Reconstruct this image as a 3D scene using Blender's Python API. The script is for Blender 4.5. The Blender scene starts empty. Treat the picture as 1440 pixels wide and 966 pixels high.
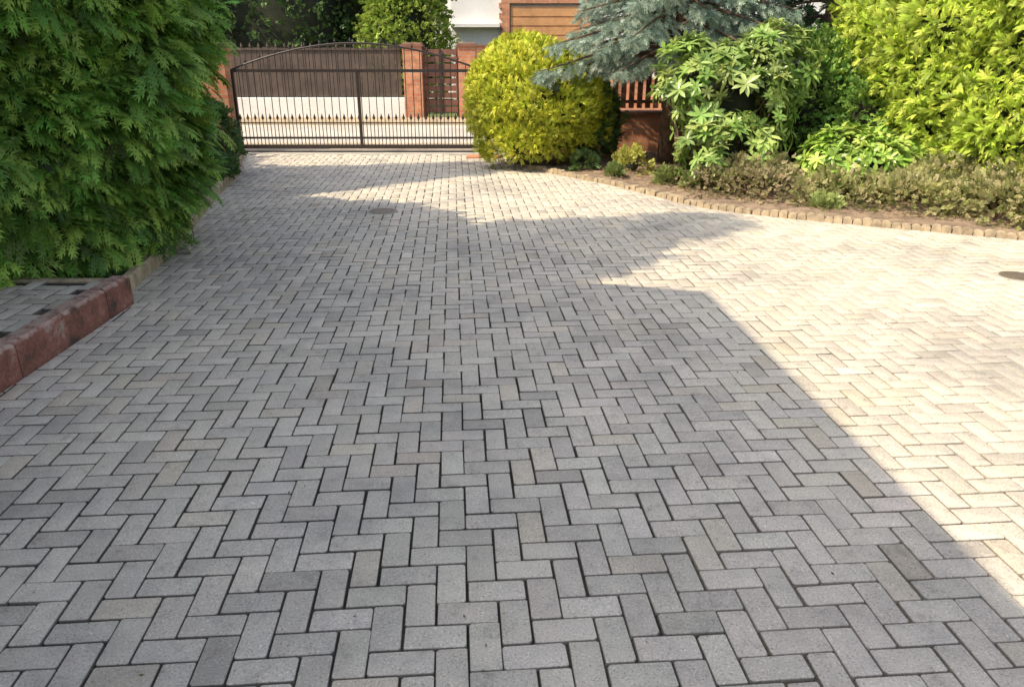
import bpy, math, random
import numpy as np
from mathutils import Vector
rng=np.random.default_rng(7); random.seed(7)
scn=bpy.context.scene
# ------------------------------------------------------------ materials
def newmat(name):
    m=bpy.data.materials.new(name); m.use_nodes=True
    nt=m.node_tree; b=nt.nodes['Principled BSDF']; return m,nt,b
def N(nt,t,**k):
    n=nt.nodes.new(t)
    for a,v in k.items(): setattr(n,a,v)
    return n
def noise(nt,coord,scale,detail=4,rough=.6):
    n=N(nt,'ShaderNodeTexNoise'); n.inputs['Scale'].default_value=scale
    n.inputs['Detail'].default_value=detail; n.inputs['Roughness'].default_value=rough
    nt.links.new(coord,n.inputs['Vector']); return n
def ramp(nt,fac,stops):
    r=N(nt,'ShaderNodeValToRGB'); cr=r.color_ramp
    while len(cr.elements)<len(stops): cr.elements.new(.5)
    for e,(p,c) in zip(cr.elements,stops):
        e.position=p; e.color=(c[0],c[1],c[2],1) if hasattr(c,'__len__') else (c,c,c,1)
    nt.links.new(fac,r.inputs['Fac']); return r
def mul(nt,a,b,mode='MULTIPLY',fac=1.0):
    n=N(nt,'ShaderNodeMix'); n.data_type='RGBA'; n.blend_type=mode; n.inputs[0].default_value=fac
    nt.links.new(a,n.inputs[6]); nt.links.new(b,n.inputs[7]); return n.outputs[2]
def bump(nt,h,b,strength=.3,dist=.01):
    n=N(nt,'ShaderNodeBump'); n.inputs['Strength'].default_value=strength; n.inputs['Distance'].default_value=dist
    nt.links.new(h,n.inputs['Height']); nt.links.new(n.outputs[0],b.inputs['Normal'])
def simple(name,c,rough=.7,scale=8,var=.35,bs=.3,bd=.01,metal=0,c2=None):
    m,nt,b=newmat(name); tc=N(nt,'ShaderNodeTexCoord').outputs['Object']
    n1=noise(nt,tc,scale,6); lo=[x*(1-var) for x in c] if c2 is None else c2; hi=[min(1,x*(1+var)) for x in c]
    r=ramp(nt,n1.outputs[0],[(.3,lo),(.7,hi)])
    n2=noise(nt,tc,scale*12,4); r2=ramp(nt,n2.outputs[0],[(.3,.8),(.7,1.0)])
    nt.links.new(mul(nt,r.outputs[0],r2.outputs[0]),b.inputs['Base Color'])
    b.inputs['Roughness'].default_value=rough; b.inputs['Metallic'].default_value=metal
    bump(nt,n2.outputs[0],b,bs,bd); return m
def leafmat(name,transl=.35,rough=.5,spec=.35):
    m,nt,b=newmat(name); at=N(nt,'ShaderNodeAttribute',attribute_name='Col')
    tc=N(nt,'ShaderNodeTexCoord').outputs['Object']
    n=noise(nt,tc,2.2,3); r=ramp(nt,n.outputs[0],[(.3,.75),(.7,1.18)])
    c=mul(nt,at.outputs['Color'],r.outputs[0])
    nt.links.new(c,b.inputs['Base Color']); b.inputs['Roughness'].default_value=rough
    b.inputs['Specular IOR Level'].default_value=spec
    t=N(nt,'ShaderNodeBsdfTranslucent'); nt.links.new(c,t.inputs['Color'])
    mx=N(nt,'ShaderNodeMixShader'); mx.inputs[0].default_value=transl
    nt.links.new(b.outputs[0],mx.inputs[1]); nt.links.new(t.outputs[0],mx.inputs[2])
    nt.links.new(mx.outputs[0],nt.nodes['Material Output'].inputs['Surface']); return m
LEAF=leafmat('leaf'); LEAFB=leafmat('leaf_broad',.3,.32,.5)
CORE=simple('foliage_core',(.022,.026,.012),.95,6,.5)  # near-black core shells added inside foliage to close see-through gaps
BARK=simple('bark',(.16,.10,.065),.9,14,.5,.8,.02)
BARKR=simple('bark_red',(.34,.16,.09),.9,10,.5,.8,.02)
def paver_mat():
    m,nt,b=newmat('concrete_paver'); tc=N(nt,'ShaderNodeTexCoord').outputs['Object']
    at=N(nt,'ShaderNodeAttribute',attribute_name='Col')
    sp=noise(nt,tc,140,3,.8); r1=ramp(nt,sp.outputs[0],[(.32,.36),(.43,.90),(.60,1.0),(.68,1.6)])
    mid=noise(nt,tc,11,6,.78); r2=ramp(nt,mid.outputs[0],[(.30,.66),(.44,.95),(.7,1.06)])
    big=noise(nt,tc,.9,6,.7); r3=ramp(nt,big.outputs[0],[(.32,(.66,.67,.70)),(.5,(.95,.95,.95)),(.68,(1.08,1.06,1.02))])
    c=mul(nt,at.outputs['Color'],r1.outputs[0]); c=mul(nt,c,r2.outputs[0]); c=mul(nt,c,r3.outputs[0])
    nt.links.new(c,b.inputs['Base Color']); b.inputs['Roughness'].default_value=.85
    b.inputs['Specular IOR Level'].default_value=.3
    bump(nt,sp.outputs[0],b,.6,.003); return m
PAVER=paver_mat()
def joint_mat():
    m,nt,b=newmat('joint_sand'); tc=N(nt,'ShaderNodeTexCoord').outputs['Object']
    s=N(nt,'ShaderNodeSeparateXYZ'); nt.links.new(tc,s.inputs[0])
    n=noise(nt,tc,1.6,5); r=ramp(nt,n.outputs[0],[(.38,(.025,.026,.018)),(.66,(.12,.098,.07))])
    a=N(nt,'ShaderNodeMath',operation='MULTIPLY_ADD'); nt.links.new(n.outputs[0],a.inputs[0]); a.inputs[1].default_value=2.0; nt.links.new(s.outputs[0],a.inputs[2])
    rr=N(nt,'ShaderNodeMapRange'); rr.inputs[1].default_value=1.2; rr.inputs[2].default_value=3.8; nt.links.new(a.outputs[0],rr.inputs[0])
    sunlit_sand=N(nt,'ShaderNodeRGB'); sunlit_sand.outputs[0].default_value=(.34,.26,.17,1)
    mx=N(nt,'ShaderNodeMix'); mx.data_type='RGBA'; nt.links.new(rr.outputs[0],mx.inputs[0]); nt.links.new(r.outputs[0],mx.inputs[6]); nt.links.new(sunlit_sand.outputs[0],mx.inputs[7])  # sunlit joint tone painted in toward +X, dark joints on the shaded left
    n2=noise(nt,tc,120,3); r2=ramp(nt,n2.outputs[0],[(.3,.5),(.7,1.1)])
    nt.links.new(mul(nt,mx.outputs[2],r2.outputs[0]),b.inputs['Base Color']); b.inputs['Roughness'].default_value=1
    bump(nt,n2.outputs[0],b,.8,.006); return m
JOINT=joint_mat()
def brick_mat(name,c1,c2,mortar,sc=1.0):
    m,nt,b=newmat(name); tc=N(nt,'ShaderNodeTexCoord').outputs['Object']
    s=N(nt,'ShaderNodeSeparateXYZ'); nt.links.new(tc,s.inputs[0])
    a=N(nt,'ShaderNodeMath',operation='ADD'); nt.links.new(s.outputs[0],a.inputs[0]); nt.links.new(s.outputs[1],a.inputs[1])
    cb=N(nt,'ShaderNodeCombineXYZ'); nt.links.new(a.outputs[0],cb.inputs[0]); nt.links.new(s.outputs[2],cb.inputs[1])
    br=N(nt,'ShaderNodeTexBrick'); nt.links.new(cb.outputs[0],br.inputs['Vector'])
    br.inputs['Scale'].default_value=1; br.inputs['Brick Width'].default_value=.25*sc; br.inputs['Row Height'].default_value=.077*sc
    br.inputs['Mortar Size'].default_value=.007; br.inputs['Color1'].default_value=(*c1,1); br.inputs['Color2'].default_value=(*c2,1); br.inputs['Mortar'].default_value=(*mortar,1)
    n=noise(nt,tc,9,5); r=ramp(nt,n.outputs[0],[(.3,.7),(.7,1.15)])
    nt.links.new(mul(nt,br.outputs['Color'],r.outputs[0]),b.inputs['Base Color']); b.inputs['Roughness'].default_value=.85
    bump(nt,br.outputs['Fac'],b,-.5,.01); return m
BRICK=brick_mat('red_brick',(.46,.16,.08),(.56,.24,.12),(.34,.28,.22))
METAL=simple('dark_painted_metal',(.035,.025,.022),.45,20,.4,.1,.002)
PLANK=simple('weathered_brown_board',(.085,.06,.048),.75,3,.35,.3,.01)
WDOOR=simple('brown_gate_boards',(.17,.075,.05),.6,5,.3)
CONC=simple('concrete',(.44,.41,.37),.85,4,.2,.3,.005)
COPE=simple('coping',(.20,.10,.07),.8,6,.3)
STREET=simple('street_concrete',(.50,.46,.40),.9,.7,.15,.3,.01)
VERGE=simple('sandy_verge',(.42,.33,.22),.95,2,.25,.5,.02)
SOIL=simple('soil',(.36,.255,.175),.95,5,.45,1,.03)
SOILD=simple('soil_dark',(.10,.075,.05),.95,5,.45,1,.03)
GRASS=simple('grass_ground',(.12,.15,.05),.95,2,.4,.8,.03)
WHITE=simple('white_render',(.78,.77,.75),.85,2,.06,.2,.004)
ROOF=brick_mat('roof_tiles',(.28,.10,.06),(.22,.08,.05),(.08,.04,.03),1.2)
GLASS,_nt,_b=newmat('window_glass'); _b.inputs['Base Color'].default_value=(.03,.04,.05,1); _b.inputs['Roughness'].default_value=.08
ORANGE=simple('timber_door',(.55,.28,.12),.6,4,.2)
def kerb_mat():
    m,nt,b=newmat('painted_kerb'); tc=N(nt,'ShaderNodeTexCoord').outputs['Object']
    n=noise(nt,tc,5,7,.7); r=ramp(nt,n.outputs[0],[(.38,(.07,.05,.04)),(.46,(.22,.085,.06)),(.58,(.33,.135,.10)),(.66,(.40,.30,.25))])
    n2=noise(nt,tc,90,4); r2=ramp(nt,n2.outputs[0],[(.3,.6),(.65,1.1)])
    c=mul(nt,r.outputs[0],r2.outputs[0])
    s=N(nt,'ShaderNodeSeparateXYZ'); nt.links.new(tc,s.inputs[0])
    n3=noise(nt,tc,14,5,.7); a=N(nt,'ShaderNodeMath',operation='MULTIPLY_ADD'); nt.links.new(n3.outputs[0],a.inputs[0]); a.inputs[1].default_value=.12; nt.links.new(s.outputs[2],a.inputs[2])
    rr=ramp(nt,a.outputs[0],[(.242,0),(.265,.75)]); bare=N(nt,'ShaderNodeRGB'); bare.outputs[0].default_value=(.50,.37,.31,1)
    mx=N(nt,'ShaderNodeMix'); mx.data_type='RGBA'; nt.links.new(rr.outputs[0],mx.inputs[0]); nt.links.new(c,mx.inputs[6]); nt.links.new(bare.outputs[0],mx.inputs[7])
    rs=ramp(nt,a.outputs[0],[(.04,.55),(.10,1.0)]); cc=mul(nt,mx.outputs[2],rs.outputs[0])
    nt.links.new(cc,b.inputs['Base Color']); b.inputs['Roughness'].default_value=.75
    bump(nt,n2.outputs[0],b,.8,.008); return m
KERB=kerb_mat()
EDGE=simple('edging_concrete',(.42,.33,.22),.9,9,.45,.6,.01)
IRON=simple('cast_iron',(.30,.25,.20),.8,30,.3,.5,.004)
IROND=simple('dark_cast_iron',(.17,.135,.10),.8,30,.3,.5,.004)
# ------------------------------------------------------------ mesh helpers
class MB:
    def __init__(s): s.v=[];s.f=[];s.m=[]
    def add(s,vs,fs,mat=0):
        o=len(s.v); s.v+= [tuple(v) for v in vs]; s.f+=[tuple(i+o for i in f) for f in fs]; s.m+=[mat]*len(fs)
    def box(s,c,sz,mat=0,rz=0,bev=0):
        x,y,z=[k/2 for k in sz]; ca,sa=math.cos(rz),math.sin(rz)
        def P(a,b_,d): return (c[0]+a*ca-b_*sa,c[1]+a*sa+b_*ca,c[2]+d)
        if bev<=0:
            vs=[P(i*x,j*y,k*z) for k in(-1,1) for i,j in((-1,-1),(1,-1),(1,1),(-1,1))]
            s.add(vs,[(3,2,1,0),(4,5,6,7),(0,1,5,4),(1,2,6,5),(2,3,7,6),(3,0,4,7)],mat)
        else:
            q=((-1,-1),(1,-1),(1,1),(-1,1))
            vs=[P(i*x,j*y,-z) for i,j in q]+[P(i*x,j*y,z-bev) for i,j in q]+[P(i*(x-bev),j*(y-bev),z) for i,j in q]
            fs=[(3,2,1,0)]
            for l in(0,4):
                for k in range(4): fs.append((l+k,l+(k+1)%4,l+4+(k+1)%4,l+4+k))
            fs.append((8,9,10,11)); s.add(vs,fs,mat)
    def tube(s,p0,p1,r0,r1=None,n=6,mat=0):
        if r1 is None:r1=r0
        p0=Vector(p0);p1=Vector(p1);d=(p1-p0)
        if d.length<1e-6:return
        d.normalize(); a=d.orthogonal().normalized(); b=d.cross(a)
        vs=[];
        for p,r in((p0,r0),(p1,r1)):
            for k in range(n):
                t=2*math.pi*k/n; vs.append(p+a*math.cos(t)*r+b*math.sin(t)*r)
        fs=[(k,(k+1)%n,n+(k+1)%n,n+k) for k in range(n)]+[tuple(range(n))[::-1],tuple(range(n,2*n))]
        s.add(vs,fs,mat)
    def path(s,pts,r0,r1,n=6,mat=0):
        k=len(pts)-1
        for i in range(k): s.tube(pts[i],pts[i+1],r0+(r1-r0)*i/k,r0+(r1-r0)*(i+1)/k,n,mat)
    def spear(s,p,h=.09,r=.018,mat=0):
        x,y,z=p; vs=[(x-r,y,z+h*.35),(x,y-r*.6,z+h*.35),(x+r,y,z+h*.35),(x,y+r*.6,z+h*.35),(x,y,z),(x,y,z+h)]
        fs=[]
        for k in range(4): fs+= [(k,(k+1)%4,5),((k+1)%4,k,4)]
        s.add(vs,fs,mat)
    def obj(s,name,mats,smooth=False,parent=None):
        me=bpy.data.meshes.new(name); me.from_pydata(s.v,[],s.f); 
        for m in mats: me.materials.append(m)
        me.polygons.foreach_set('material_index',s.m)
        if smooth: me.polygons.foreach_set('use_smooth',[True]*len(s.f))
        me.update(); o=bpy.data.objects.new(name,me); scn.collection.objects.link(o)
        if parent: o.parent=parent
        return o
def npmesh(name,V,tri_or_quad,mats,col=None,extra=None,matidx=None):
    F=tri_or_quad; k=F.shape[1]
    me=bpy.data.meshes.new(name); me.vertices.add(len(V)); me.vertices.foreach_set('co',V.astype(np.float32).ravel())
    me.loops.add(F.size); me.loops.foreach_set('vertex_index',F.astype(np.int32).ravel())
    me.polygons.add(len(F)); me.polygons.foreach_set('loop_start',np.arange(0,F.size,k,dtype=np.int32))
    try: me.polygons.foreach_set('loop_total',np.full(len(F),k,dtype=np.int32))
    except Exception: pass
    for m in mats: me.materials.append(m)
    if matidx is not None: me.polygons.foreach_set('material_index',matidx.astype(np.int32))
    me.update(calc_edges=True)
    if col is not None:
        a=me.color_attributes.new('Col','FLOAT_COLOR','POINT')
        c=np.ones((len(V),4),np.float32); c[:,:3]=col; a.data.foreach_set('color',c.ravel())
    me.validate()
    o=bpy.data.objects.new(name,me); scn.collection.objects.link(o); return o
# ------------------------------------------------------------ leaf templates  (x along, y side, z normal)
def diamond(p,ang,L,W,dz=0):
    ca,sa=math.cos(ang),math.sin(ang)
    pts=[(0,0),(.45,W/L/2),(1,0),(.45,-W/L/2)]
    return [(p[0]+(a*ca-b*sa)*L,p[1]+(a*sa+b*ca)*L,p[2]+dz*a) for a,b in pts]
def frond(pairs=6,fine=True,wd=1.0):
    V=[];F=[]
    def add(q): 
        o=len(V); V.extend(q); F.append((o,o+1,o+2,o+3))
    add(diamond((0,0,0),0,1.0,.07))
    for i in range(pairs):
        t=.08+.84*i/pairs; L=(.50*math.sin(math.pi*(.2+.75*(1-t)))+.1)*wd
        for sg in(1,-1):
            a=sg*(.85-.3*t+random.uniform(-.1,.1))
            add(diamond((t,0,0),a,L,.15 if not fine else .08,-.05))
            if fine:
                for u in(.3,.6):
                    px=t+math.cos(a)*L*u; py=math.sin(a)*L*u
                    add(diamond((px,py,-.02),a+.65,L*.42,.07,-.03)); add(diamond((px,py,-.02),a-.65,L*.42,.07,-.03))
    V=np.array(V); V[:,2]-=.28*V[:,0]**2+.25*np.abs(V[:,1])**1.5
    return V,np.array(F)
FROND=frond(5,True,.95); FROND2=frond(5,False)
def brush(n=22):
    V=[];F=[]
    for i in range(n):
        t=i/n; ph=i*2.4; L=.34*(1-.4*t); r=np.array([0,math.cos(ph),math.sin(ph)])
        b=np.array([t*.85,0,0]); tip=b+np.array([L*.65,0,0])+r*L*.7
        s=np.cross(r,[1,0,0])*.035
        o=len(V); V+= [b-s,b+s,tip+s*.5,tip-s*.5]; F.append((o,o+1,o+2,o+3))
    return np.array(V),np.array(F)
BRUSH=brush()
def rosette(n=9):
    V=[];F=[]
    for i in range(n):
        a=i*2.4; tilt=.0+.75*(i/n)
        L=.9+.2*random.random(); W=.175
        u=np.array([math.sin(tilt)*.9-.18,math.cos(a)*math.cos(tilt),math.sin(a)*math.cos(tilt)]); u/=np.linalg.norm(u)
        sd=np.cross(u,[1,0,0]); sd/=np.linalg.norm(sd)+1e-9; nn=np.cross(sd,u)
        if nn[0]<0: nn=-nn
        P=lambda t,w,h: u*t*L+sd*w+nn*h
        o=len(V)
        V+= [P(0,0,0),P(.3,W*.75,.04),P(.3,0,0),P(.3,-W*.75,.04),P(.72,W*.8,.01),P(.72,0,-.02),P(.72,-W*.8,.01),P(1,0,-.1)]
        F+= [(o,o+2,o+1,o),(o,o+3,o+2,o),(o+1,o+2,o+5,o+4),(o+2,o+3,o+6,o+5),(o+4,o+5,o+7,o+4),(o+5,o+6,o+7,o+5)]
    V=np.array(V); T=[]
    for f in F:
        if f[0]==f[3]: T.append(f[:3])
        else: T+= [(f[0],f[1],f[2]),(f[0],f[2],f[3])]
    return V,np.array(T)
ROSE=rosette()
def sprig(n=9,W=.26):
    V=[];F=[]
    for i in range(n):
        t=(i+1)/n; a=(1 if i%2 else -1)*(.9); q=diamond((t*.8,0,0),a+random.uniform(-.3,.3),.34,W,random.uniform(-.15,.25))
        o=len(V); V+=q; F.append((o,o+1,o+2,o+3))
    return np.array(V),np.array(F)
SPRIG=sprig(); IVY=sprig(7,.4)
def nz(a): return a/(np.linalg.norm(a,axis=-1,keepdims=True)+1e-9)
def instance(P,D,Nn,S,tmpl):
    TV,TF=tmpl; D=nz(D); B=nz(np.cross(Nn,D)); M=np.cross(D,B)
    V=P[:,None,:]+S[:,None,None]*(TV[None,:,0,None]*D[:,None,:]+TV[None,:,1,None]*B[:,None,:]+TV[None,:,2,None]*M[:,None,:])
    n=len(P); F=(TF[None]+ (np.arange(n)*len(TV))[:,None,None]).reshape(-1,TF.shape[1])
    return V.reshape(-1,3),F
def leafcolors(n,base,var=.25,tint=None,k=1):
    b=np.array(base); c=b[None]*(1+rng.normal(0,var,(n,1)))
    if tint is not None:
        t=rng.random((n,1))**2; c=c*(1-t*.8)+np.array(tint)[None]*t*.8
    return np.clip(c,.004,.9)
def lump(P,s=1.0,ph=0):
    x,y,z=P[:,0]*s,P[:,1]*s,P[:,2]*s
    return (np.sin(2.1*x+1.3*z+ph)+np.sin(2.7*y-1.9*z+ph*2)+np.sin(3.9*z+1.1*x-2.3*y+ph)+.7*np.sin(6.1*x+5.3*y+ph)+.7*np.sin(7.3*z-4.7*y+ph))/4.4
def clumps_to_leaves(C,NO,R,per,tmpl,size,droop,spread,mode='droop'):
    n=len(C)*per
    c=np.repeat(C,per,0); no=np.repeat(NO,per,0); r=np.repeat(R,per)[:,None]
    cd=np.repeat(rng.normal(0,.35,(len(C),3)),per,0)
    rd=nz(rng.normal(size=(n,3))); d=nz(no*.7+rd*spread)
    P=c+d*r*(.35+.65*rng.random((n,1)))
    D=nz(d+no*.4+cd+np.array([0,0,-droop])+rng.normal(0,.22,(n,3)))
    if mode=='droop': Nn=nz(no*.6+cd+np.array([0,0,.8])+rng.normal(0,.3,(n,3)))
    elif mode=='vertical': Nn=nz(no+rng.normal(0,.45,(n,3)))
    else: Nn=nz(rng.normal(size=(n,3)))
    S=size*(.6+.8*rng.random(n))
    return P,D,Nn,S
def revolve(cx,cy,z0,h,prof,n,lumpy=.12,ph=0):
    zz=np.linspace(0,1,200); w=np.array([prof(t) for t in zz])+.05; w/=w.sum()
    t=rng.choice(zz,n,p=w)+rng.uniform(-.0025,.0025,n); t=np.clip(t,0,1); a=rng.uniform(0,2*np.pi,n)
    r=np.interp(t,zz,[prof(q) for q in zz])
    no=np.stack([np.cos(a),np.sin(a),.25+.0*t],1); no=nz(no)
    P=np.stack([cx+r*np.cos(a),cy+r*np.sin(a),z0+t*h],1)
    P[:,:2]+= (no[:,:2]*(lump(P,1.6,ph)*lumpy*np.maximum(r,.3))[:,None])
    return P,no
def core_mesh(cx,cy,z0,h,prof,f=.8,ph=0,lumpy=.12):
    V=[];F=[];n=18;m=14
    for j in range(m+1):
        t=j/m; 
        for i in range(n):
            a=2*math.pi*i/n; r=prof(t)*f; V.append([cx+r*math.cos(a),cy+r*math.sin(a),z0+.03+t*h*.96])
    V=np.array(V); l=lump(V,1.6,ph)*lumpy*.8
    d=V-np.array([cx,cy,0]); V[:,:2]+= d[:,:2]*l[:,None]
    for j in range(m):
        for i in range(n): F.append((j*n+i,j*n+(i+1)%n,(j+1)*n+(i+1)%n,(j+1)*n+i))
    return V,np.array(F)
def tree_root(name,loc=(0,0,0)):
    e=bpy.data.objects.new(name,None); scn.collection.objects.link(e); return e
def conifer(name,cx,cy,z0,h,prof,nclump,per,tmpl,size,base,tint,droop=.5,R=.16,spread=.9,mode='droop',lumpy=.12,ph=0,coref=.8,trunk=True,var=.22):
    e=tree_root(name)
    P,no=revolve(cx,cy,z0,h,prof,nclump,lumpy,ph)
    p,D,Nn,S=clumps_to_leaves(P,no,np.full(len(P),R)*(.6+.9*rng.random(len(P))),per,tmpl,size,droop,spread,mode)
    V,F=instance(p,D,Nn,S,tmpl)
    cc=np.repeat(leafcolors(len(P),base,.18),per,0)
    c=cc*(1+rng.normal(0,var,(len(p),1)))
    if tint is not None:
        t=(rng.random((len(p),1))**2.2); c=c*(1-t)+np.array(tint)[None]*t
    col=np.repeat(np.clip(c,.004,.9),len(tmpl[0]),0)
    tx=np.tile(tmpl[0][:,0],len(p))[:,None]; col=col*(.75+.45*np.clip(tx,0,1))
    o=npmesh('foliage',V,F,[LEAF],col); o.parent=e
    if coref>0:
        V,F=core_mesh(cx,cy,z0,h,prof,coref,ph,lumpy); o=npmesh('filler_core',V,F,[CORE]); o.parent=e
    if trunk:
        b=MB(); b.path([(cx,cy,0),(cx+.03,cy,h*.3),(cx,cy,z0+h*.95)],.12,.02,8); b.obj('trunk',[BARK],True,e)
    return e
def blobs_plant(name,blobs,nclump,per,tmpl,size,base,tint,mat=LEAF,droop=0,R=.1,spread=1.,mode='rand',coref=.75,stems=None,var=.2,lumpy=.15,ph=0,inside=.85):
    e=tree_root(name); Ps=[];Ns=[]
    areas=np.array([b[3]*b[5]+b[4]*b[5]+b[3]*b[4] for b in blobs]); areas/=areas.sum()
    for bl,a in zip(blobs,areas):
        n=max(4,int(nclump*a)); d=nz(rng.normal(size=(n,3))); d[:,2]=np.where(d[:,2]<-.55,-d[:,2],d[:,2])
        c=np.array(bl[:3]); r=np.array(bl[3:6]); P=c+d*r*(1+lumpy*lump(c+d*r,3,ph))[:,None]
        keep=np.ones(n,bool)
        for b2 in blobs:
            if b2 is bl: continue
            q=(P-np.array(b2[:3]))/np.array(b2[3:6]); keep&=(np.linalg.norm(q,axis=1)>inside)
        keep&=P[:,2]>.03
        Ps.append(P[keep]); Ns.append(nz(d/r)[keep])
    P=np.concatenate(Ps); no=np.concatenate(Ns)
    p,D,Nn,S=clumps_to_leaves(P,no,np.full(len(P),R)*(.6+.8*rng.random(len(P))),per,tmpl,size,droop,spread,mode)
    p[:,2]=np.maximum(p[:,2],.04)
    V,F=instance(p,D,Nn,S,tmpl)
    cc=np.repeat(leafcolors(len(P),base,.14),per,0); c=cc*(1+rng.normal(0,var,(len(p),1)))
    if tint is not None:
        t=(rng.random((len(p),1))**2); c=c*(1-t)+np.array(tint)[None]*t
    col=np.repeat(np.clip(c,.004,.9),len(tmpl[0]),0)
    o=npmesh('foliage',V,F,[mat],col); o.parent=e
    if coref>0:
        b=MB()
        for bl in blobs:
            n=14;m=8;vs=[];fs=[]
            for j in range(m+1):
                for i in range(n):
                    th=math.pi*j/m; a=2*math.pi*i/n
                    vs.append((bl[0]+bl[3]*coref*math.sin(th)*math.cos(a),bl[1]+bl[4]*coref*math.sin(th)*math.sin(a),max(.03,bl[2]+bl[5]*coref*math.cos(th))))
            for j in range(m):
                for i in range(n): fs.append((j*n+i,(j+1)*n+i,(j+1)*n+(i+1)%n,j*n+(i+1)%n))
            b.add(vs,fs)
        b.obj('filler_core',[CORE],True,e)
    if stems:
        b=MB()
        for k in range(stems):
            q=P[rng.integers(len(P))]; bl=blobs[rng.integers(len(blobs))]
            if math.hypot(q[0]-bl[0],q[1]-bl[1])>bl[3]*1.4: continue
            s=(bl[0]+random.uniform(-.15,.15),bl[1]+random.uniform(-.15,.15),0)
            mid=((s[0]*.5+q[0]*.5)+random.uniform(-.1,.1),(s[1]+q[1])/2,q[2]*.55); b.path([s,mid,tuple(q)],.014,.005,5)
        b.obj('stems',[BARK],True,e)
    return e
# ------------------------------------------------------------ ground
g=MB(); g.add([(-300,-300,-.06),(300,-300,-.06),(300,300,-.06),(-300,300,-.06)],[(0,1,2,3)]); g.obj('ground',[GRASS])
def herringbone(name,rot,x0,x1,y0,y1,ztop,keepfn,sheet=True,base=(.61,.545,.46)):
    w=.095; R=int(26/w); ca,sa=math.cos(rot),math.sin(rot)
    I,J=np.meshgrid(np.arange(-R//1,R),np.arange(-R//1,R)); I=I.ravel();J=J.ravel(); cls=(I-J)%4
    H=cls==0; Vv=cls==3
    cx=np.concatenate([(I[H]+1)*w,(I[Vv]+.5)*w]); cy=np.concatenate([(J[H]+.5)*w,(J[Vv]+1)*w])
    a1=w-.0030; a2=w/2-.0030
    hx=np.concatenate([np.full(H.sum(),a1),np.full(Vv.sum(),a2)]); hy=np.concatenate([np.full(H.sum(),a2),np.full(Vv.sum(),a1)])
    X=cx*ca-cy*sa; Y=cx*sa+cy*ca
    k=(X>x0)&(X<x1)&(Y>y0)&(Y<y1)&keepfn(X,Y); cx,cy,hx,hy,X,Y=[a[k] for a in(cx,cy,hx,hy,X,Y)]; n=len(cx)
    hx=hx+rng.normal(0,.0010,n); hy=hy+rng.normal(0,.0010,n)
    cx=cx+rng.normal(0,.0012,n); cy=cy+rng.normal(0,.0012,n); ra=rng.normal(0,.008,n)
    dz=rng.normal(0,.0009,n)+.004*lump(np.stack([X,Y,X*0],1),.8); tx=rng.normal(0,.0045,n); ty=rng.normal(0,.0045,n)
    cr=.0025; rings=[]
    sg=[(-1,-1),(1,-1),(1,1),(-1,1)]
    jit=np.abs(rng.normal(0,.0028,(n,4)))
    for (shk,z) in((0,-.035),(0,-.003),(.0016,-.0004),(.0026,0)):
        pts=[]
        for ci,(sx,sy) in enumerate(sg):
            c0=cr+jit[:,ci]
            ax=sx*(hx-shk); ay=sy*(hy-shk); A=(ax-sx*c0,ay); B=(ax,ay-sy*c0)
            pts+= [B,A] if ci%2==0 else [A,B]
        lx=np.stack([p[0] for p in pts],1); ly=np.stack([p[1] for p in pts],1)
        px=cx[:,None]+lx-ly*ra[:,None]; py=cy[:,None]+ly+lx*ra[:,None]
        pz=ztop+z+dz[:,None]+lx*tx[:,None]+ly*ty[:,None]
        rings.append(np.stack([px*ca-py*sa,px*sa+py*ca,pz],2))
    V=np.concatenate(rings,1).reshape(-1,3); m=8
    T=[]
    for l in(0,m,2*m):
        for i in range(m): T.append((l+i,l+(i+1)%m,l+m+(i+1)%m,l+m+i))
    o3=3*m; T+= [(o3+0,o3+1,o3+2,o3+7),(o3+2,o3+3,o3+6,o3+7),(o3+3,o3+4,o3+5,o3+6)]
    T=np.array(T); F=(T[None]+(np.arange(n)*4*m)[:,None,None]).reshape(-1,4)
    c=np.array(base)[None]*(1+rng.normal(0,.055,(n,1))); c*= 1+rng.normal(0,.007,(n,3))
    dk=rng.random(n)<.06; c[dk]*=.84; lt=rng.random(n)<.05; c[lt]*=1.08
    wm=rng.random(n)<.10; c[wm]*=np.array([1.03,1.0,.95])
    col=np.repeat(c,4*m,0)
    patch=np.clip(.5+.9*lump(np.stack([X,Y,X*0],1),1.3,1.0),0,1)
    gr=np.clip(np.interp(X+.6*rng.random(n),[0.3,3.2],[.28,.75])*(.75+.6*patch),0,1)[:,None,None]  # edge grime, with a shade-to-sun ramp along X put into the vertex colour
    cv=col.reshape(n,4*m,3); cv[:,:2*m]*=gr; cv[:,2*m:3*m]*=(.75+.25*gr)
    mi=np.zeros(len(F),int)
    if sheet:
        zz=ztop-.013; o=len(V); V=np.concatenate([V,np.array([(x0-.05,y0-.05,zz),(x1+.05,y0-.05,zz),(x1+.05,y1+.05,zz),(x0-.05,y1+.05,zz)])])
        F=np.concatenate([F,[[o,o+1,o+2,o+3]]]); col=np.concatenate([col,np.full((4,3),.1)]); mi=np.append(mi,1)
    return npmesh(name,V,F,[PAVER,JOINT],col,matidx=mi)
def under_bed(X,Y):
    bx=[.05,.77,1.33,1.74,2.05,2.44,2.92,3.5,4.0,4.57,6.5,9]; by=[11.4,10.3,9.5,8.75,8.2,7.85,7.55,7.25,7.0,6.7,6.2,6.0]
    yb=np.interp(X,bx,by,left=99); return Y<yb+.25
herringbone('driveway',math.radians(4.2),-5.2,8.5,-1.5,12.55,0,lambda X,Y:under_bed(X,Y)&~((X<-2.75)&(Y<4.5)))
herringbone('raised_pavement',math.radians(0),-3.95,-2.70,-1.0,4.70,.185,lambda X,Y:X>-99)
b=MB(); y=-1.0
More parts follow.
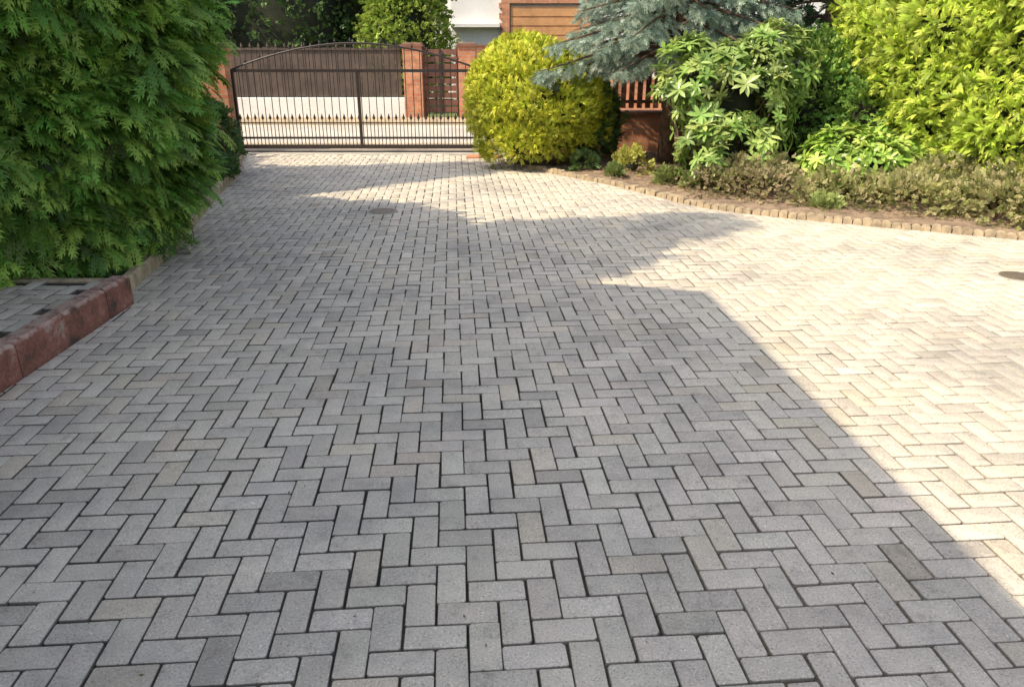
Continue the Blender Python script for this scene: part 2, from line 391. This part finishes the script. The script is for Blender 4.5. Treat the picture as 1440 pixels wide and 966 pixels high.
while y<4.8:
    L=.92; y2=min(y+L,4.84); b.box((-2.60+random.uniform(-.004,.004)-.012*(y>2),(y+y2)/2,.09),(.12,y2-y-.008,.225),0,random.uniform(-.004,.004),.016); y=y2
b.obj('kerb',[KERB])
b=MB(); b.box((-3.2,4.79,.085),(1.06,.06,.21),0,0,.012); pts=[(-2.70,4.92),(-2.95,6.5),(-3.4,8.5),(-3.8,10.5),(-4.35,12.4)]
for i in range(len(pts)-1):
    (xa,ya),(xb,yb)=pts[i],pts[i+1]; L=math.hypot(xb-xa,yb-ya); n=max(1,int(L/.9))
    for k in range(n):
        t=(k+.5)/n; b.box((xa+(xb-xa)*t,ya+(yb-ya)*t,.03),(L/n-.01,.07,.16),0,math.atan2(yb-ya,xb-xa),.012)
b.obj('bed_kerb',[EDGE])
def bed(name,edge,far,mat,z=.05,flip=False,n=24):
    V=[];F=[]
    m=len(edge)
    for i,(ex,ey) in enumerate(edge):
        fx,fy=far(ex,ey)
        for k in range(n+1):
            t=k/n; V.append([ex+(fx-ex)*t,ey+(fy-ey)*t,0])
    V=np.array(V); V[:,2]=z+.03*lump(V,3)+.012*lump(V,11,2)
    for i in range(m-1):
        for k in range(n): F.append((i*(n+1)+k,(i+1)*(n+1)+k,(i+1)*(n+1)+k+1,i*(n+1)+k+1))
    return npmesh(name,V,np.array(F),[mat])
BX=[-.1,.25,.77,1.33,1.74,2.05,2.44,2.92,3.5,4.0,4.57,6.5,9]; BY=[12.0,11.05,10.3,9.5,8.75,8.2,7.85,7.55,7.25,7.0,6.7,6.2,6.0]
xs=np.concatenate([np.linspace(-.1,5,50),np.linspace(5.2,9,12)])
bed('garden_bed',[(x,np.interp(x,BX,BY)+.04) for x in xs],lambda x,y:(x,12.66),SOIL,.03)
ys=np.linspace(4.86,12.5,30); lx=[-2.8,-3.0,-3.45,-3.85,-4.4]; ly=[4.8,6.5,8.5,10.5,12.5]
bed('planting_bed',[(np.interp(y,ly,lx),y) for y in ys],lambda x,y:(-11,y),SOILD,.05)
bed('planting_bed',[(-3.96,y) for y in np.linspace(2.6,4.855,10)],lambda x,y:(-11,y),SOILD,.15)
b=MB(); E=[(x,np.interp(x,BX,BY)) for x in np.linspace(.2,8.8,900)]; last=E[0]
for i in range(1,len(E)):
    if math.hypot(E[i][0]-last[0],E[i][1]-last[1])>=.083:
        a=math.atan2(E[i][1]-last[1],E[i][0]-last[0])+random.uniform(-.06,.06); cx,cy=(E[i][0]+last[0])/2+random.uniform(-.006,.006),(E[i][1]+last[1])/2+random.uniform(-.006,.006)
        hh=.062+random.uniform(-.012,.012); ca,sa=math.cos(a),math.sin(a); w=.0405
        prof=[(-w,-.05),(w,-.05),(w,hh-.02),(w*.7,hh-.006),(0,hh),(-w*.7,hh-.006),(-w,hh-.02)]
        vs=[]
        for dd in(-.035,.035):
            for u,z in prof: vs.append((cx+u*ca-dd*sa,cy+u*sa+dd*ca,z))
        k=len(prof); fs=[tuple(range(k)),tuple(range(2*k-1,k-1,-1))]+[(i2,i2+k,(i2+1)%k+k,(i2+1)%k) for i2 in range(k)]
        b.add(vs,fs); last=E[i]
b.obj('garden_edging',[EDGE])
def cover(x,y,r,name,mt):
    b=MB(); n=32
    b.tube((x,y,-.02),(x,y,.004),r*1.1,r*1.1,n,1); b.tube((x,y,.004),(x,y,.008),r,r,n,0)
    for k in range(-3,4):
        w=math.sqrt(max(0,r*r-(k*r/4)**2))*1.7; b.box((x,y+k*r/4,.0095),(w,r*.09,.003),0)
    b.obj(name,[mt,CONC])
cover(-1.37,7.95,.15,'manhole_cover',IRON); cover(3.82,5.5,.12,'manhole_cover',IROND)
# ------------------------------------------------------------ street
b=MB(); b.add([(-60,13.15,-.01),(60,13.15,-.01),(60,14.3,-.01),(-60,14.3,-.01)],[(0,1,2,3)]); b.obj('verge',[VERGE])
b=MB(); b.add([(-60,14.3,-.02),(60,14.3,-.02),(60,18.0,-.02),(-60,18.0,-.02)],[(0,1,2,3)]); b.obj('street',[STREET])
b=MB(); b.box((0,18.65,-.0),(120,1.3,.09),0,0,.01)
b.obj('sidewalk',[VERGE])
b=MB(); b.box((-2.4,12.86,-.03),(5.0,.56,.075),0,0,.01); b.tube((-4.9,12.82,.02),(.1,12.82,.02),.014,None,8,1); b.obj('gate_track',[CONC,METAL])
b=MB(); b.box((-.45,12.25,.0),(.55,.26,.05),0,0,.008); b.obj('brick_step',[BRICK])
# ------------------------------------------------------------ near gate
b=MB(); Y=12.82; xl,xr=-4.5,-.5
def arch(x): 
    t=(x-xl)/(xr-xl); return 1.29+.40*math.sin(math.pi*t)**.9
for z,h in((.10,.06),(.24,.03),(1.28,.045)): b.box(((xl+xr)/2,Y,z),(xr-xl,.045,h))
for x in(xl+.02,xr-.02,-2.48): b.box((x,Y-.003,.69),(.045,.052,1.2))
n=33; pts=[(xl+(xr-xl)*k/24,Y,arch(xl+(xr-xl)*k/24)) for k in range(25)]; b.path(pts,.016,.016,6)
for k in range(1,n):
    x=xl+(xr-xl)*k/n
    b.tube((x,Y,.11),(x,Y,arch(x)),.007,None,5)
    if k%2==0: b.spear((x,Y,arch(x)+.01),.08,.02)
    x2=x-(xr-xl)/n/2; b.tube((x2,Y,.11),(x2,Y,.52),.007,None,5); b.spear((x2,Y,.51),.12,.024)
b.box(((xl+xr)/2,Y,.48),(xr-xl,.02,.014))
b.obj('driveway_gate',[METAL])
b=MB(); b.box((-.40,12.9,.72),(.09,.09,1.44),0); b.box((-.40,12.9,1.47),(.12,.12,.05),0); b.box((-.2,12.95,1.1),(.32,.04,.05),0); b.box((-.2,12.95,.5),(.32,.04,.05),0); b.box((-.41,12.82,1.05),(.05,.04,.22),0); b.obj('gate_post',[METAL])
def pillar(x,y,w,h,name='brick_pillar',base=-.04):
    b=MB(); b.box((x,y,(h+base)/2),(w,w,h-base),0); b.box((x,y,h+.022),(w+.08,w+.08,.045),1); b.box((x,y,h+.065),(w+.02,w+.02,.042),1,0,.02); b.obj(name,[BRICK,COPE])
pillar(-4.74,12.9,.36,1.62); pillar(.15,12.95,.38,1.6)
def wall_with_panels(name,x0,x1,y,nb,h0,htop,style):
    e=tree_root(name); b=MB(); b.box(((x0+x1)/2,y,h0/2-.03),(x1-x0,.25,h0+.06),0); b.box(((x0+x1)/2,y,h0+.03),(x1-x0,.31,.055),1,0,.01)
    b.obj('base_wall',[BRICK,COPE],parent=e); L=(x1-x0)/nb; p=MB(); q=MB()
    for i in range(nb+1):
        x=x0+i*L; q.box((x,y,htop/2),(.38,.38,htop),0); q.box((x,y,htop+.024),(.46,.46,.045),1)
        if i<nb:
            a=x+.2;c=x+L-.2
            for z in(h0+.2,htop-.2): p.box(((a+c)/2,y+.02,z),(c-a,.03,.05))
            k=int((c-a)/.125)
            for j in range(k): 
                xx=a+(j+.5)*(c-a)/k; p.box((xx,y-.008,(h0+.1+htop-.05)/2),(.085,.02,htop-.15-h0))
    q.obj('pillars',[BRICK,COPE],parent=e); p.obj('panels',[WDOOR],parent=e)
wall_with_panels('brick_fence',.75,15.75,12.95,7,.6,1.65,'picket')
wall_with_panels('brick_fence',-15,-4.95,12.95,4,.6,1.65,'picket')
# ------------------------------------------------------------ far side
e=tree_root('wooden_fence'); b=MB(); b.box((-9.3,19.45,.23),(13.4,.3,.54),0,0,.01); b.obj('plinth',[WHITE],parent=e)
b=MB(); x=-16.0
while x<-2.68:
    h=1.12+random.uniform(-.01,.01); b.box((x,19.42,.52+h/2),(.125,.025,h)); x+=.138
for z in(.75,1.4): b.box((-9.35,19.45,z),(13.3,.04,.09))
x=-16
while x<-2.7: b.spear((x,19.38,1.62),.14,.03); x+=.138*1.5
b.box((-9.35,19.385,1.60),(13.3,.025,.03))
b.obj('boards',[PLANK],parent=e)
pillar(-2.38,19.4,.45,1.66); pillar(-1.08,19.4,.42,1.66)
b=MB()
for k in range(9): b.box((-1.73,19.4,.22+k*.165),(.80,.03,.125),0)
b.box((-2.11,19.44,.85),(.06,.05,1.6),0); b.box((-1.33,19.44,.85),(.06,.05,1.6),0); b.box((-1.73,19.36,.85),(.05,.03,1.5),1)
b.obj('wooden_garden_gate',[WDOOR,METAL])
wall_with_panels('brick_fence',-.68,14.3,19.4,5,.9,1.66,'picket')
e=tree_root('white_house'); b=MB()
b.box((6,30,3.2),(16,6,6.4),0); b.box((6,26.6,1.0),(3,.8,2),0)
b.box((-2.6,28.6,2.6),(1.2,2.2,5.2),0); b.box((-1.2,26.8,2.32),(1.6,.4,.10),0); b.obj('walls',[WHITE],parent=e)
b=MB(); b.box((1.1,26.93,1.45),(2.3,.08,2.9),0)
for k in range(10): b.box((1.1,26.88,.2+k*.28),(2.28,.03,.23),0)
b.obj('garage_door',[ORANGE],parent=e)
b=MB()
for k in range(20):
    w=.34 if k%2 else .24; z=.075+k*.15
    for sx,s in((-.08,-1),(2.28,1)): b.box((sx+s*w/2-.0,26.9,z),(w,.18,.148),0)
b.box((1.1,26.9,3.12),(2.9,.18,.26),0); b.obj('brick_trim',[BRICK],parent=e)
b=MB()
for x in(4.5,8,11):
    b.box((x,26.97,2.4),(1.3,.06,1.4),0); b.box((x,26.94,2.4),(1.14,.06,1.24),1); b.box((x,26.90,2.4),(.05,.03,1.24),0)
b.obj('windows',[WHITE,GLASS],parent=e)
b=MB(); b.add([(-3,26.2,6.3),(15,26.2,6.3),(15,30,9),(-3,30,9),(-3,33.8,6.3),(15,33.8,6.3)],[(0,1,2,3),(3,2,5,4)]); b.obj('roof',[ROOF],parent=e)
# own house (its eave casts the long straight shade)
e=tree_root('house'); e.location=(-2.80,3.15,0); e.rotation_euler=(0,0,math.radians(3.4)); OX,OY=2.80,-3.15
def sh(b):
    b.v=[(v[0]+OX,v[1]+OY,v[2]) for v in b.v]; return b
b=MB(); b.box((-6.7,-3.2,2.5),(6.4,11.6,5.1),0)
b.add([(-3.5,2.6,5.05),(-9.9,2.6,5.05),(-6.7,2.6,6.9)],[(0,1,2)]); b.add([(-3.5,-9,5.05),(-9.9,-9,5.05),(-6.7,-9,6.9)],[(2,1,0)]); sh(b).obj('walls',[WHITE],parent=e)
b=MB(); ex,wx,rx=-2.78,-10.6,-6.7
for s,x in((1,ex),(-1,wx)):
    b.add([(x,-9.6,5.08),(x,3.15,5.08),(rx,3.15,7.25),(rx,-9.6,7.25),(x,-9.6,4.96),(x,3.15,4.96),(rx,3.15,7.13),(rx,-9.6,7.13)],[(0,1,2,3),(7,6,5,4),(0,4,5,1),(1,5,6,2),(3,7,4,0)])
sh(b).obj('roof',[ROOF],parent=e)
b=MB(); b.tube((ex+.03,-9.6,5.0),(ex+.03,3.15,5.0),.06,None,10); sh(b).obj('gutter',[METAL],parent=e)
b=MB()
for y in(-6,-2.5,.8):
    b.box((-3.49,y,1.6),(.06,1.4,1.3),0); b.box((-3.465,y,1.6),(.03,1.24,1.14),1)
sh(b).obj('windows',[WHITE,GLASS],parent=e)
# ------------------------------------------------------------ vegetation
def pT1(t): 
    z=t*2.75
    if z<1.9: return 1.14+.42*math.sin(min(1,z/1.0)*math.pi/2) 
    return 1.56*math.sqrt(max(0,1-((z-1.9)/.87)**2))+.03
conifer('thuja_tree',-4.25,5.98,.18,2.75,pT1,1250,18,FROND,.145,(.095,.215,.035),(.38,.54,.10),droop=.45,R=.22,lumpy=.24,coref=.80,var=.38)
def pcol(r): return lambda t: r*(.75+.3*math.sin(min(1,t*2.2)*math.pi/2))*max(0,1-max(0,t-.45)/.55)**.75+.03
def pcone(r): return lambda t: r*(.8+.2*min(1,t*6))*(1-t)**.85+.03
conifer('thuja_tree',-5.05,4.12,.3,8.3,pcol(.6),500,8,FROND2,.26,(.06,.14,.03),(.15,.25,.06),R=.24,coref=.78,lumpy=.3)
conifer('thuja_tree',-4.85,3.55,.3,6.75,pcol(.55),380,8,FROND2,.26,(.06,.14,.03),(.15,.25,.06),R=.24,coref=.78,lumpy=.3)  # unseen tree, added to fill the notch between the cast shadows
conifer('thuja_tree',-5.35,8.85,.1,6.5,pcone(1.15),700,8,FROND2,.25,(.05,.12,.025),(.12,.22,.05),R=.2)
conifer('thuja_tree',-6.6,11.0,.1,2.4,pcol(1.2),300,8,FROND2,.25,(.05,.12,.025),(.12,.22,.05),R=.2)
conifer('thuja_tree',-6.9,6.2,.1,3.0,pcol(1.2),300,8,FROND2,.28,(.05,.12,.025),(.12,.22,.05),R=.2)
blobs_plant('boxwood_shrub',[(-4.05,9.7,.45,.5,.6,.55),(-4.3,10.6,.4,.45,.5,.5)],260,10,SPRIG,.09,(.05,.11,.03),(.12,.2,.05),R=.09)
for i,(x,y,h,r) in enumerate([(5.25,10.4,4.0,.8),(5.5,9.3,4.3,.9),(5.85,8.25,4.4,.95),(6.4,7.4,4.5,1.0),(7.6,6.9,4.5,1.0)]):
    conifer('golden_thuja',x,y,.05,h,pcol(r),1300 if i<4 else 400,14,FROND2,.09,(.30,.42,.04),(.66,.72,.12),droop=-.1,R=.16,mode='vertical',ph=i*1.7,coref=.84,lumpy=.2,spread=1.1,var=.3)
blobs_plant('golden_ball_shrub',[(.30,11.35,.88,.86,.8,.76),(.55,11.6,.75,.8,.75,.66),(.1,11.3,1.15,.5,.5,.5),(.2,11.2,.42,.62,.55,.42)],2300,13,FROND2,.065,(.38,.45,.035),(.80,.74,.09),droop=-.5,R=.11,mode='vertical',coref=.72,spread=.8,lumpy=.12,var=.28,inside=.6)
blobs_plant('shade_side_shrub',[(1.02,11.85,.55,.5,.45,.55)],260,11,FROND2,.10,(.06,.12,.03),(.14,.22,.05),droop=-.2,R=.12,mode='vertical',coref=.8)  # added dark shrub, stands in for the golden ball's shaded side
blobs_plant('rhododendron',[(2.75,9.75,.95,.66,.6,.66),(2.2,9.65,1.2,.34,.4,.38),(3.15,9.8,1.38,.42,.4,.38),(2.6,9.3,.42,.5,.42,.36)],340,2,ROSE,.14,(.19,.31,.07),(.54,.62,.20),mat=LEAFB,droop=-.75,R=.16,spread=.7,coref=.38,stems=60,lumpy=.25,var=.3,inside=.6)
blobs_plant('rhododendron',[(4.05,8.9,.36,.62,.5,.32)],130,2,ROSE,.135,(.24,.40,.06),(.58,.68,.16),mat=LEAFB,droop=-.75,R=.1,spread=.6,coref=.4,stems=14,var=.28)
blobs_plant('laurel_shrub',[(3.95,10.6,.8,.7,.6,.85),(3.5,10.9,.9,.6,.5,.75),(4.5,10.0,.6,.5,.5,.6)],620,10,IVY,.095,(.12,.24,.05),(.34,.48,.10),R=.16,lumpy=.28,var=.3,inside=.7)
gc=dict(R=.13,coref=0,var=.3,lumpy=.3,stems=60,spread=1.2,inside=.5)
blobs_plant('cotoneaster_shrub',[(2.45,8.85,.10,.32,.28,.15),(2.9,8.6,.11,.45,.32,.18),(2.85,9.0,.14,.45,.3,.22)],210,9,SPRIG,.065,(.27,.27,.11),(.54,.42,.27),**gc)
blobs_plant('cotoneaster_shrub',[(3.6,8.2,.1,.4,.28,.15),(4.25,7.9,.11,.45,.36,.17),(4.9,7.5,.14,.5,.5,.22),(5.5,7.05,.16,.6,.65,.25),(4.7,8.3,.16,.5,.35,.24),(5.2,7.8,.17,.5,.45,.28),(6.3,6.75,.17,.6,.6,.27)],1050,10,SPRIG,.07,(.27,.29,.10),(.58,.50,.27),**gc)
for (x,y,r,c) in[(1.0,10.75,.13,(.16,.25,.08)),(1.65,10.5,.2,(.50,.50,.12)),(1.95,9.6,.09,(.3,.35,.12)),(1.35,10.1,.06,(.25,.32,.1)),(3.3,7.95,.06,(.3,.35,.12)),(2.2,9.2,.08,(.28,.3,.12))]:
    blobs_plant('small_perennial',[(x,y,r*.6,r,r,r*.9)],26,8,SPRIG,.085,c,None,droop=-.4,R=.06,coref=.4)
def spruce(name,cx,cy,h,zlow,reach,nl,base,tint,mat_trunk=BARK,per=62,tw=.17,r0=.15,dz=.35):
    e=tree_root(name); b=MB(); b.path([(cx,cy,0),(cx+.04,cy,h*.35),(cx,cy,h*.98)],r0,.02,10)
    Ps=[];Ds=[];Ss=[]
    for i in range(nl):
        t=i/nl; z=zlow+(h-zlow)*t**1.3; L=reach*(1-t)**.8*random.uniform(.7,1.1)+.12; a=i*2.399+random.uniform(-.2,.2)
        pts=[]
        for k in range(7):
            u=k/6; pts.append(Vector((cx+math.cos(a)*L*u,cy+math.sin(a)*L*u,z+.1*L*u-dz*L*u*u+ .12*L*u**4)))
        b.path(pts,.028*(1-t)+.008,.006,5)
        m=int(per*L/reach)+6
        for j in range(m):
            u=random.uniform(.18,1)**.8; k=min(5,int(u*6)); p=pts[k].lerp(pts[k+1],u*6-k); dr=(pts[k+1]-pts[k]).normalized()
            sd=Vector((-math.sin(a),math.cos(a),0))*random.choice((-1,1))
            w=random.uniform(.0,.34)*L*(1.05-u)*.8
            pp=p+sd*w+dr*w*.5; pp.z-=w*.6*random.random()+random.uniform(0,.10)
            Ps.append(pp); Ds.append(dr*.7+sd*random.uniform(.2,1)+Vector((0,0,random.uniform(-.8,.15)))); Ss.append(tw*random.uniform(.7,1.3))
    P=np.array(Ps);D=np.array(Ds);S=np.array(Ss); V,F=instance(P,D,nz(rng.normal(size=P.shape)),S,BRUSH)
    n=len(P); c=leafcolors(n,base,.2,tint); o=npmesh('needles',V,F,[LEAF],np.repeat(c,len(BRUSH[0]),0)); o.parent=e
    b.obj('trunk',[mat_trunk],True,e)
spruce('blue_spruce',2.3,11.45,6.3,1.5,2.0,150,(.28,.37,.31),(.66,.74,.62),per=120,tw=.17,r0=.16,dz=.38)
spruce('pine_tree',2.95,12.2,8.5,3.4,1.9,60,(.06,.11,.05),(.12,.18,.08),BARKR,per=60,tw=.25,r0=.12)
spruce('spruce_tree',4.7,12.2,6.5,.5,1.5,85,(.06,.12,.05),(.14,.22,.09),per=60,tw=.22)
def mass(name,blobs,n,base,tint,size=.3,per=7):
    blobs_plant(name,blobs,n,per,IVY,size,base,tint,R=.35,coref=.86,lumpy=.2)
mass('distant_trees',[(-13,23.5,2,2.6,1.6,3.2),(-9.5,23.3,2.2,2.3,1.5,3.4),(-6.6,23.4,2.0,2.2,1.4,3.3),(-4.4,24.2,1.8,1.5,1.2,2.8),(-16.5,24,2.5,2.5,2,4)],2100,(.05,.10,.03),(.12,.20,.05),.2,9)
mass('distant_shrub',[(-2.95,22.6,1.6,.95,.9,1.9)],700,(.22,.32,.05),(.44,.52,.10),.14,9)
mass('background_trees',[(-22,34,4,7,4,7),(-10,38,4,8,4,7.5),(2,42,4,8,4,8),(20,34,4,7,4,7),(32,26,4,7,5,7),(-32,24,4,7,6,7),(14,20,2,4,2,4),(20,12,3,4,5,5),(-20,12,3,5,5,6)],2600,(.06,.11,.035),(.14,.2,.06),.7)
LT=(np.array([(0,0,0),(.45,.2,.06),(1,0,0),(.45,-.2,.06)]),np.array([(0,1,2,3)]))
def litter(name,n,x0,x1,y0,y1,z,cond,s0,s1,c1,c2):
    P=np.stack([rng.uniform(x0,x1,n),rng.uniform(y0,y1,n),np.full(n,z)],1); P=P[cond(P[:,0],P[:,1])]
    n=len(P); a=rng.uniform(0,6.28,n); D=np.stack([np.cos(a),np.sin(a),rng.uniform(0,.25,n)],1); Nn=np.tile([0,0,1.],(n,1))+rng.normal(0,.3,(n,3))
    V,F=instance(P,D,Nn,rng.uniform(s0,s1,n),LT); c=leafcolors(n,c1,.4,c2); npmesh(name,V,F,[LEAF],np.repeat(c,4,0))
litter('fallen_leaves',600,-3.2,5,1.5,11.5,.006,lambda X,Y:under_bed(X,Y+.4)&~((X<-2.5)&(Y<5.2)),.006,.017,(.22,.15,.07),(.10,.14,.04))
litter('bark_mulch',9000,.2,7,6.8,12.5,.055,lambda X,Y:~under_bed(X,Y-.1),.02,.06,(.22,.14,.09),(.45,.34,.24))
# ------------------------------------------------------------ light
el=math.radians(48); hx,hy=.9,.43; hl=math.hypot(hx,hy); hx/=hl;hy/=hl
d=Vector((hx*math.cos(el),hy*math.cos(el),-math.sin(el)))
L=bpy.data.lights.new('sun','SUN'); L.energy=5.6; L.angle=math.radians(.5); L.color=(1,.86,.62)
so=bpy.data.objects.new('sun',L); so.rotation_euler=d.to_track_quat('-Z','Y').to_euler(); scn.collection.objects.link(so)
w=bpy.data.worlds.new('World'); scn.world=w; w.use_nodes=True; nt=w.node_tree; bg=nt.nodes['Background']
sk=nt.nodes.new('ShaderNodeTexSky'); sk.sky_type='NISHITA'; sk.sun_disc=False; sk.sun_elevation=el; sk.sun_rotation=math.atan2(-hx,-hy); sk.air_density=1.0; sk.dust_density=2.5; sk.ozone_density=.5
bw=nt.nodes.new('ShaderNodeHueSaturation'); bw.inputs['Saturation'].default_value=.6; nt.links.new(sk.outputs[0],bw.inputs['Color'])
nt.links.new(bw.outputs[0],bg.inputs[0]); bg.inputs[1].default_value=.31
scn.view_settings.view_transform='Standard'; scn.view_settings.look='None'; scn.view_settings.exposure=0
# ------------------------------------------------------------ camera
cd=bpy.data.cameras.new('camera'); cd.sensor_width=36; cd.lens=26.5; cd.clip_end=1000; co=bpy.data.objects.new('camera',cd)
co.location=(0,0,1.6); co.rotation_euler=(math.radians(90-21.3),0,0); scn.collection.objects.link(co); scn.camera=co
